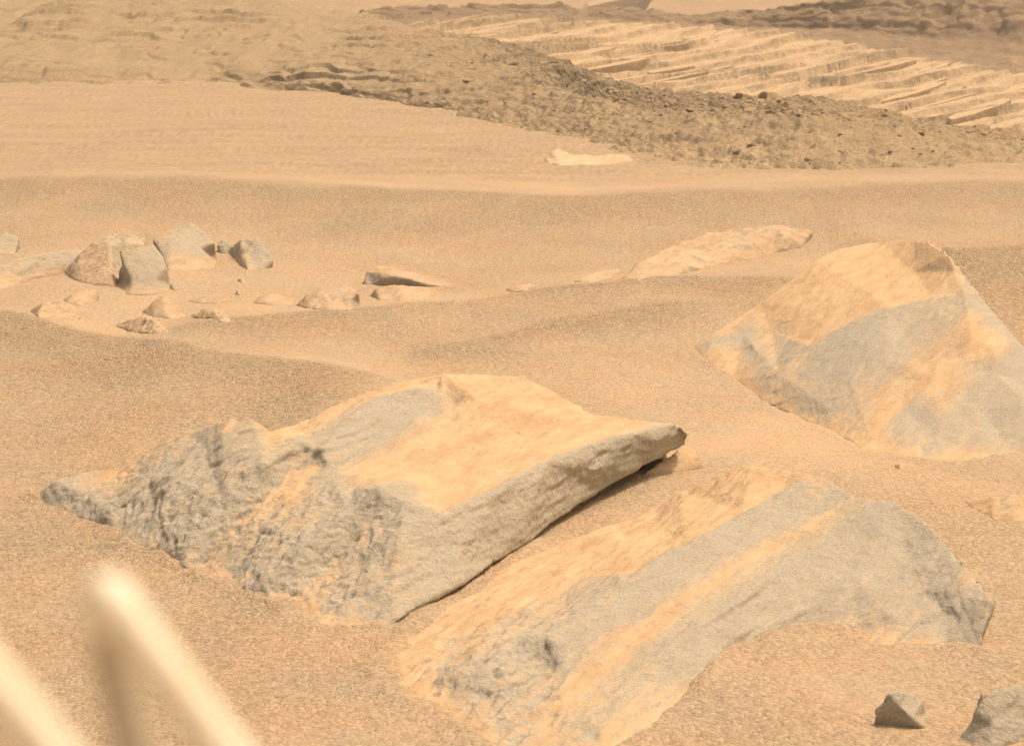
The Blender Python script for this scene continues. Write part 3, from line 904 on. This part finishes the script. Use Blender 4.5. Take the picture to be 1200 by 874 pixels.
build_rock('ridge_rock', 'low dust covered ridge rock alone on the open sand slope',
  [(726,327,c,.9), (745,310,318,.9), (765,297,312,.8), (800,282,304,.6), (830,273,298,.6), (870,266,292,.6), (910,264,286,.7), (940,267,281,.9), (953,270,278,1), (938,290,c,1), (905,298,c,1), (870,304,c,.9), (830,312,c,.9), (790,322,c,.9), (755,331,c,.9)],
  inner=[(870,283,299,.4,.6), (810,298,311,.6,.6), (920,276,292,.5,.6)], guard=.28, voxel=0.015, mat=M_PALE, rough=0.5)
build_rock('buried_rock', 'faint dusty rock tip barely above the sand beside the long ridge rock',
  [(668,330,c,1), (690,320,326,1), (722,314,324,1), (735,318,c,1), (715,326,c,1), (690,331,c,1)], guard=.28, voxel=0.015, mat=M_PALE, relief=0.5, dust=1)

# ---- cluster of boulders on the far side of the hollow
cl = 'boulders lying in the hollow'
build_rock('boulder', 'blocky pale grey boulder with dusty skirt, tallest of the cluster',
  [(179,281,312,.3), (195,270,310,.4), (222,260,308,.2), (236,268,310,.1), (252,285,314,.1), (256,305,c,.4), (252,314,c,.7), (225,317,c,.8), (197,318,c,.8), (190,312,c,.5), (190,300,316,.1)],
  inner=[(205,285,316,.1), (232,290,316,.05), (222,306,317,.5)], lines=[[(179,281,312,.3), (200,287,317,.1), (197,318,c,.8)]], guard=.26, smooth=1, flute=.5, voxel=0.013, relief=0.7, mat=M_PALE, group=cl)
build_rock('boulder', 'dark two-toned boulder with shaded underside, just beyond the tallest boulder',
  [(255,286,300,.1,1), (262,281,304,.1,1), (280,281,306,.5), (304,279,308,.2), (309,287,310,.2), (318,297,312,.2), (320,305,314,.0), (308,316,318,.0), (290,317,c,.3), (284,313,c,.8), (270,298,c,.4,1), (260,297,c,.1,1)],
  inner=[(285,296,314,.6,.5), (305,298,316,.1), (270,289,304,.05,1)], guard=.26, smooth=1, flute=.5, voxel=0.012, relief=0.9, rough=.5, group=cl)
build_rock('boulder', 'flat faced grey boulder leaning at the front of the boulder cluster',
  [(140,294,338,.5), (160,289,338,.4), (180,286,338,.3), (188,296,340,.1), (195,312,342,.1), (201,335,c,.2), (198,343,c,.6), (175,347,c,.7), (150,346,c,.7), (125,342,c,.8), (130,325,c,.7), (145,310,341,.4)],
  inner=[(170,310,343,.0), (182,330,344,.05), (155,330,345,.3)], guard=.26, smooth=1, flute=.5, voxel=0.013, relief=0.6, mat=M_PALE, group=cl)
build_rock('boulder', 'dust caked boulder mound with pitted hollows behind the flat faced grey boulder',
  [(72,318,c,1), (88,302,322,1), (108,282,322,.9), (125,273,320,.6), (140,267,318,.4), (155,273,318,.2), (168,278,318,.2), (170,288,322,.6), (160,300,326,.9), (150,318,332,.9), (135,336,c,1), (105,334,c,1), (85,328,c,1)],
  inner=[(130,290,324,.7,.8), (115,305,326,1,1), (130,315,331,.8,1), (145,285,322,.5)], guard=.26, smooth=1, flute=.3, relief=.5, voxel=0.014, rough=.8, mat=M_PALE, group=cl)
build_rock('boulder', 'long low boulder cut by the edge, its top ridge greyer than its dusty foot',
  [(-25,316,334,.3), (20,302,327,.2), (50,296,320,.15), (75,292,314,.1), (95,292,312,.1), (106,300,315,.5), (104,316,c,.9), (70,322,c,.9), (45,326,c,.9), (20,334,c,.9), (-20,342,c,.9)],
  inner=[(60,308,321,.1), (85,303,317,.1), (25,316,330,.3)], flute=.5, voxel=0.012, mat=M_PALE, group=cl, bank=0)
build_rock('boulder', 'small grey boulder sliver at the photo edge above the long low boulder',
  [(-20,300,c,.2), (-15,278,296,.2), (8,272,294,.2), (22,278,294,.2), (25,288,c,.2), (17,298,c,.2)], guard=.26, smooth=1, flute=.5, voxel=0.012, relief=.6, group=cl)
build_rock('boulder', 'smooth rounded dusty boulder in front of the boulder cluster, wider than tall',
  [(72,352,c,1), (85,343,355,1), (100,338,354,1), (114,338,354,1), (120,346,c,1), (112,355,c,1), (95,358,c,1), (80,357,c,1)], inner=[(100,346,356,1)], guard=.26, smooth=1, flute=.5, voxel=0.012, mat=M_PALE, relief=.6, dust=1, group=cl)
build_rock('boulder', 'pock marked dusty boulder nearest the left dune crest',
  [(32,364,c,1), (50,354,368,1,.8), (70,350,368,.8,.8), (85,356,370,.8), (96,368,c,1), (92,376,c,1), (70,374,c,1), (45,372,c,1)], inner=[(68,361,371,.7,1)], guard=.26, smooth=1, flute=.5, voxel=0.011, mat=M_PALE, rough=.8, dust=.9, group=cl)
build_rock('boulder', 'smooth pale peaked boulder just below the flat faced grey boulder',
  [(166,366,c,1), (178,353,368,1), (190,345,366,1), (203,352,366,1), (212,362,366,1), (219,371,c,1), (200,374,c,1), (180,372,c,1)], inner=[(192,359,370,1)], guard=.26, smooth=1, flute=.5, voxel=0.012, mat=M_PALE, relief=.6, dust=1, group=cl)
build_rock('boulder', 'dusty boulder with dark pits sitting on the dune crest itself',
  [(135,382,c,.3), (146,375,388,.9), (165,372,388,.9), (180,373,388,1), (190,380,388,1), (198,390,c,1), (180,392,c,1), (155,389,c,.7)], inner=[(168,380,390,.6,1), (150,381,389,.4,1)], guard=.26, smooth=1, flute=.5, voxel=0.010, mat=M_PALE, rough=1, dust=.8, group=cl)
build_rock('boulder', 'low crumbling dusty rock lip with thin shadow in the middle of the hollow',
  [(222,370,c,.9), (235,363,372,.7), (250,361,371,.7), (265,366,373,.9), (272,377,c,1), (258,378,c,1), (240,374,c,1)], inner=[(250,367,373,.6,1)], guard=.26, smooth=1, flute=.5, voxel=0.010, mat=M_PALE, rough=.8, dust=.9, group=cl)
build_rock('boulder', 'faint pale rock crust behind the crumbling rock lip',
  [(214,353,c,1), (235,347,353,1), (252,345,353,.4), (268,346,353,.4), (276,353,c,.9), (255,356,c,.9), (232,356,c,1)], guard=.26, smooth=1, flute=.5, voxel=0.012, mat=M_PALE, relief=.6, dust=.8, group=cl)
build_rock('boulder', 'dusty flat topped rock between the layered rock and the crumbling lip',
  [(295,355,c,1), (303,347,354,1), (318,343,353,1), (336,347,353,1), (350,352,c,1), (340,357,c,1), (318,358,c,1)], inner=[(318,349,355,1)], guard=.26, smooth=1, flute=.5, voxel=0.012, mat=M_PALE, relief=.6, dust=1, group=cl)
build_rock('layered_rock', 'rough layered dusty rock beside the arched slab, standing on edge',
  [(345,358,c,1), (358,346,362,.9), (375,338,362,.8), (395,331,360,.5), (408,334,360,.4), (420,343,362,.5), (425,356,c,.6), (412,364,c,.8), (385,364,c,.9), (360,362,c,1)],
  inner=[(395,346,364,.4,.8), (378,350,364,.6,1), (410,350,364,.4,.5)], guard=.26, smooth=1, flute=.5, voxel=0.011, mat=M_PALE, rough=.5, relief=.8, group=cl)
build_rock('arched_slab', 'arched brown slab rock with dark hollow side, tapering to a point on the sand',
  [(426,329,333,.1), (428,318,331,.2), (440,312,329,.8), (455,312,327,1), (480,318,327,1), (505,323,329,1), (525,330,333,1), (540,335,c,1), (520,336,336.5,1), (500,333,336,.4), (480,327,335,.3), (462,324,335,.1), (448,326,335,.05), (438,334,c,.0), (428,334,c,.0)],
  inner=[(440,318,331,.6), (470,318,330,1)], lines=[[(428,318,331,.2), (445,319,333.5,.5), (465,319.5,333,.7), (500,329,334,.9)]], flute=.5, voxel=0.010, mat=M_PALE, relief=.4, back=.5, group=cl)
build_rock('boulder', 'smooth sand coloured rock lying in front of the arched slab',
  [(430,346,c,1), (440,338,348,1), (460,333,346,1), (485,335,346,1), (508,337,345,1), (517,345,c,1), (500,350,c,1), (470,353,c,1), (445,352,c,1)], inner=[(470,342,349,1)], guard=.26, smooth=1, flute=.5, voxel=0.012, mat=M_PALE, relief=.6, dust=1, group=cl)
build_rock('boulder', 'tiny smooth sand coloured rock alone on the dune crest beyond the arched slab',
  [(588,340,c,1), (605,334,341,1), (622,331,340,1), (631,336,c,1), (615,342,c,1), (600,343,c,1)], guard=.26, smooth=1, flute=.5, voxel=0.012, mat=M_PALE, relief=.6, dust=1, group=cl)
pb = 'dark pebbles in the hollow'
build_rock('pebble', 'dark brown pebble at the foot of the flat faced grey boulder', [(198,335,c), (202,330,340), (209,332,340), (212,338,c), (205,341,c)], guard=.26, smooth=1, flute=.5, voxel=0.008, dust=0, rough=1, group=pb)
build_rock('pebble', 'dark sliver pebble below the two-toned boulder', [(277,328,c), (281,326,330), (289,331,c), (284,333,c)], guard=.26, smooth=1, flute=.5, voxel=0.008, dust=.2, group=pb)
build_rock('pebble', 'dark round pebble beside the crumbling rock lip', [(276,344,c), (279,340,346), (284,343,c), (281,347,c)], guard=.26, smooth=1, flute=.5, voxel=0.008, dust=.1, group=pb)

# ---- scattered single rocks
build_rock('bedrock_patch', 'pale flat bedrock patch on the sand below the rubble bank',
  [(638,188,c,.3), (645,178,191,.3), (655,175,190,.3), (665,180,191,.3), (690,182,192,.3), (720,180,192,.3), (738,182,192,.3), (743,189,c,.3), (720,193,c,.4), (690,194,c,.4), (660,195,c,.4), (643,193,c,.4)],
  inner=[(652,185,193,.2), (700,188,193,.2)], guard=.42, voxel=0.02, mat=rock_material('cream_bedrock', (0.60, 0.48, 0.34), (0.55, 0.44, 0.31), (0.58, 0.45, 0.30), 0, .6), relief=1.2)
build_rock('pyramid_rock', 'small pyramid shaped rock with one side in full shadow',
  [(1008,846,c,.0), (1025,829,849,.0), (1038,815,850.5,.05), (1050,807,848,.1), (1066,810,842,.15), (1082,820,840,.2), (1087,835,c,.2), (1085,854,c,.1), (1062,852,c,0), (1035,849,c,0)],
  lines=[[(1042,814,851.5,.05), (1053,826,852.5,.0), (1069,842,854,.0), (1085,854,c,.1)]], voxel=0.0055, relief=.4, rough=.2, dust=.05, back=.5)
build_rock('corner_rock', 'blocky light grey rock cut by the corner of the photo',
  [(1122,868,c,.1), (1138,848,866,.1), (1142,832,868,.1), (1150,810,870,.1), (1165,808,868,.1), (1190,803,866,.1), (1225,810,864,.1), (1240,840,c,.1), (1225,862,c,.1), (1190,872,c,.1), (1160,880,c,.1), (1140,890,c,.1), (1128,886,c,.1)],
  inner=[(1165,845,876,.05), (1195,840,872,.05)], guard=.26, smooth=1, voxel=0.0065, relief=.7, dust=.1)
build_rock('buried_rock', 'mostly buried grey rock between the wedge slab and the long low slab',
  [(1130,588,c,1), (1150,584,592,1), (1170,581,594,.8), (1200,580,596,.6), (1225,590,600,.5), (1225,610,c,.6), (1190,613,c,.6), (1165,611,c,.7), (1155,602,c,.8), (1138,596,c,1)],
  inner=[(1185,597,605,.3)], guard=.26, smooth=1, voxel=0.009, dust=.4)
build_rock('pebble', 'small pale pebble on the sand under the broad grey face of the wedge slab', [(1045,546,c), (1052,541,549), (1062,543,549), (1068,549,c), (1055,552,c)], guard=.26, smooth=1, voxel=0.007, dust=.8)
build_rock('buried_rock', 'thin dusty toe of rock poking from sand below the tip of the largest slab',
  [(745,560,c,.8), (775,540,556,.6), (800,522,552,.8), (812,525,550,1), (820,538,552,1), (828,549,c,1), (800,552,c,1), (770,556,c,.9)], inner=[(795,538,553,.8)], guard=.26, smooth=1, voxel=0.010, dust=.8)

build_sand()

# ---- pale outcrop on the far hill, cut by the upper edge
def prism(name, poly, y, depth, mat, parent, tone):
    F0 = place(np.array([p[0] for p in poly], float), np.array([p[1] for p in poly], float), y)
    F1 = F0 * np.array([1.0, 1.0, 1.0]) + np.array([0, depth, 0.2])
    n = len(poly)
    V = np.concatenate([F0, F1]) - np.array(parent.location)
    F = [list(range(n)), list(range(n, 2 * n))[::-1]] + [[(j + 1) % n, j, n + j, n + (j + 1) % n] for j in range(n)]
    return mesh_obj(name, V, F, mat, parent, smooth=False, attrs={'tone': [tone] * (2 * n)})
fo_ = bpy.data.objects.new('far_outcrop', None); COL.objects.link(fo_)
fo_.location = tuple(place(720, 16, 182.0))
tag(fo_, 'pale flat far outcrop with dark wedge end, peeking over the dark cliff rim', 'outcrop')
prism('pale_face', [(682,17), (690,8), (712,3), (740,-2), (760,-8), (748,8), (738,17)], 182.0, 5.0, M_SLAB, fo_, 0.0)
prism('dark_wedge', [(734,17), (742,9), (750,1), (762,-9), (770,-9), (757,12), (754,18)], 181.0, 5.0, M_CLIFF, fo_, 0.9)

# ================================================================== ROVER RAILS (close to the lens, out of focus)
def metal(name, col):
    n = NT(name)
    cc = n.coord()
    n.b.inputs['Roughness'].default_value = 0.55
    n.b.inputs['Specular IOR Level'].default_value = 0.4
    k = n.noise(cc, 60, 4)
    return n.finish(n.mix(n.ramp(k, 0.3, 0.8), col, tuple(x * f for x, f in zip(col, (0.93, 0.86, 0.76)))), n.bump(k, 0.1, 0.001))
M_RAIL = metal('white_painted_metal', (0.86, 0.79, 0.64))
M_GREY = metal('grey_painted_metal', (0.46, 0.41, 0.34))
def tube(name, pts, rad, mat, parent, seg=20):
    P = [np.array(p) for p in pts]
    # smooth the path with corner cutting
    for _ in range(3):
        Q = [P[0]]
        for a, b in zip(P, P[1:]):
            Q += [a * .75 + b * .25, a * .25 + b * .75]
        P = Q + [P[-1]]
    P = np.array(P)
    T = np.gradient(P, axis=0); T /= np.linalg.norm(T, axis=1)[:, None]
    up = np.array([0.3, 1.0, 0.2])
    A = np.cross(T, up); A /= np.linalg.norm(A, axis=1)[:, None]
    B = np.cross(T, A)
    ang = np.linspace(0, 2 * np.pi, seg, endpoint=False)
    V = (P[:, None, :] + rad * (np.cos(ang)[None, :, None] * A[:, None, :] + np.sin(ang)[None, :, None] * B[:, None, :])).reshape(-1, 3)
    F = []
    for i in range(len(P) - 1):
        for j in range(seg):
            F.append([i * seg + j, i * seg + (j + 1) % seg, (i + 1) * seg + (j + 1) % seg, (i + 1) * seg + j])
    F.append(list(range(seg))[::-1]); F.append([(len(P) - 1) * seg + j for j in range(seg)])
    return mesh_obj(name, V - np.array(parent.location), F, mat, parent)
rover = bpy.data.objects.new('rover_rail_frame', None)
COL.objects.link(rover)
rover.location = (-0.05, 0.35, 0.0)
tag(rover, 'blurred cream metal rails of the rover, close to the lens over the bottom corner', 'rover rail')
pl = lambda u, v, y: tuple(place(u, v, y))
tube('rail', [pl(142, 716, .370), pl(205, 800, .368), pl(268, 884, .366), pl(400, 1060, .36), pl(470, 1250, .36), pl(480, 1500, .36)], 0.0036, M_RAIL, rover)
tube('rail_bend', [pl(120, 735, .378), pl(117, 700, .376), pl(128, 690, .373), pl(146, 721, .3695)], 0.0034, M_RAIL, rover)
tube('rail_strut', [pl(122, 728, .380), pl(138, 800, .382), pl(158, 880, .384), pl(190, 1060, .385), pl(200, 1500, .38)], 0.0035, M_GREY, rover)
tube('rail', [pl(-90, 716, .32), pl(-5, 806, .32), pl(80, 910, .32), pl(200, 1070, .32), pl(260, 1250, .325), pl(280, 1500, .33)], 0.0038, M_RAIL, rover)
bm = bmesh.new()
q = [pl(240, 1480, .36), pl(480, 1480, .36)]
zt = float(np.mean([p[2] for p in q])) 
for (sx, sy, sz, px, py, pz) in ((0.14, 0.14, 0.012, -0.05, 0.35, zt),):
    r = bmesh.ops.create_cube(bm, size=1.0)
    for v in r['verts']:
        v.co = Vector((v.co.x * sx + px, v.co.y * sy + py, v.co.z * sz + pz)) - rover.location
bmesh.ops.bevel(bm, geom=bm.edges[:], offset=0.003, segments=2, affect='EDGES')
me = bpy.data.meshes.new('base_plate'); bm.to_mesh(me); bm.free(); me.materials.append(M_RAIL)
bp_ = bpy.data.objects.new('base_plate', me); COL.objects.link(bp_); bp_.parent = rover
tube('support_post', [(-0.05, 0.35, zt), (-0.05, 0.352, zt * .6), (-0.05, 0.35, -0.05)], 0.03, M_GREY, rover)

# ================================================================== HAZE
def haze():
    m = bpy.data.materials.new('dusty_air'); m.use_nodes = True
    t = m.node_tree; t.nodes.clear()
    o = t.nodes.new('ShaderNodeOutputMaterial'); v = t.nodes.new('ShaderNodeVolumePrincipled')
    v.inputs['Color'].default_value = (0.93, 0.82, 0.68, 1)
    v.inputs['Density'].default_value = 0.0030
    v.inputs['Anisotropy'].default_value = 0.3
    t.links.new(v.outputs[0], o.inputs['Volume'])
    x, y0, y1, z0, z1 = 3500.0, -60.0, 3100.0, -12.0, 18.0
    V = [(-x, y0, z0), (x, y0, z0), (x, y1, z0), (-x, y1, z0), (-x, y0, z1), (x, y0, z1), (x, y1, z1), (-x, y1, z1)]
    F = [[3, 2, 1, 0], [4, 5, 6, 7], [0, 1, 5, 4], [1, 2, 6, 5], [2, 3, 7, 6], [3, 0, 4, 7]]
    tag(mesh_obj('haze', V, F, m, smooth=False), kind='stuff')
haze()
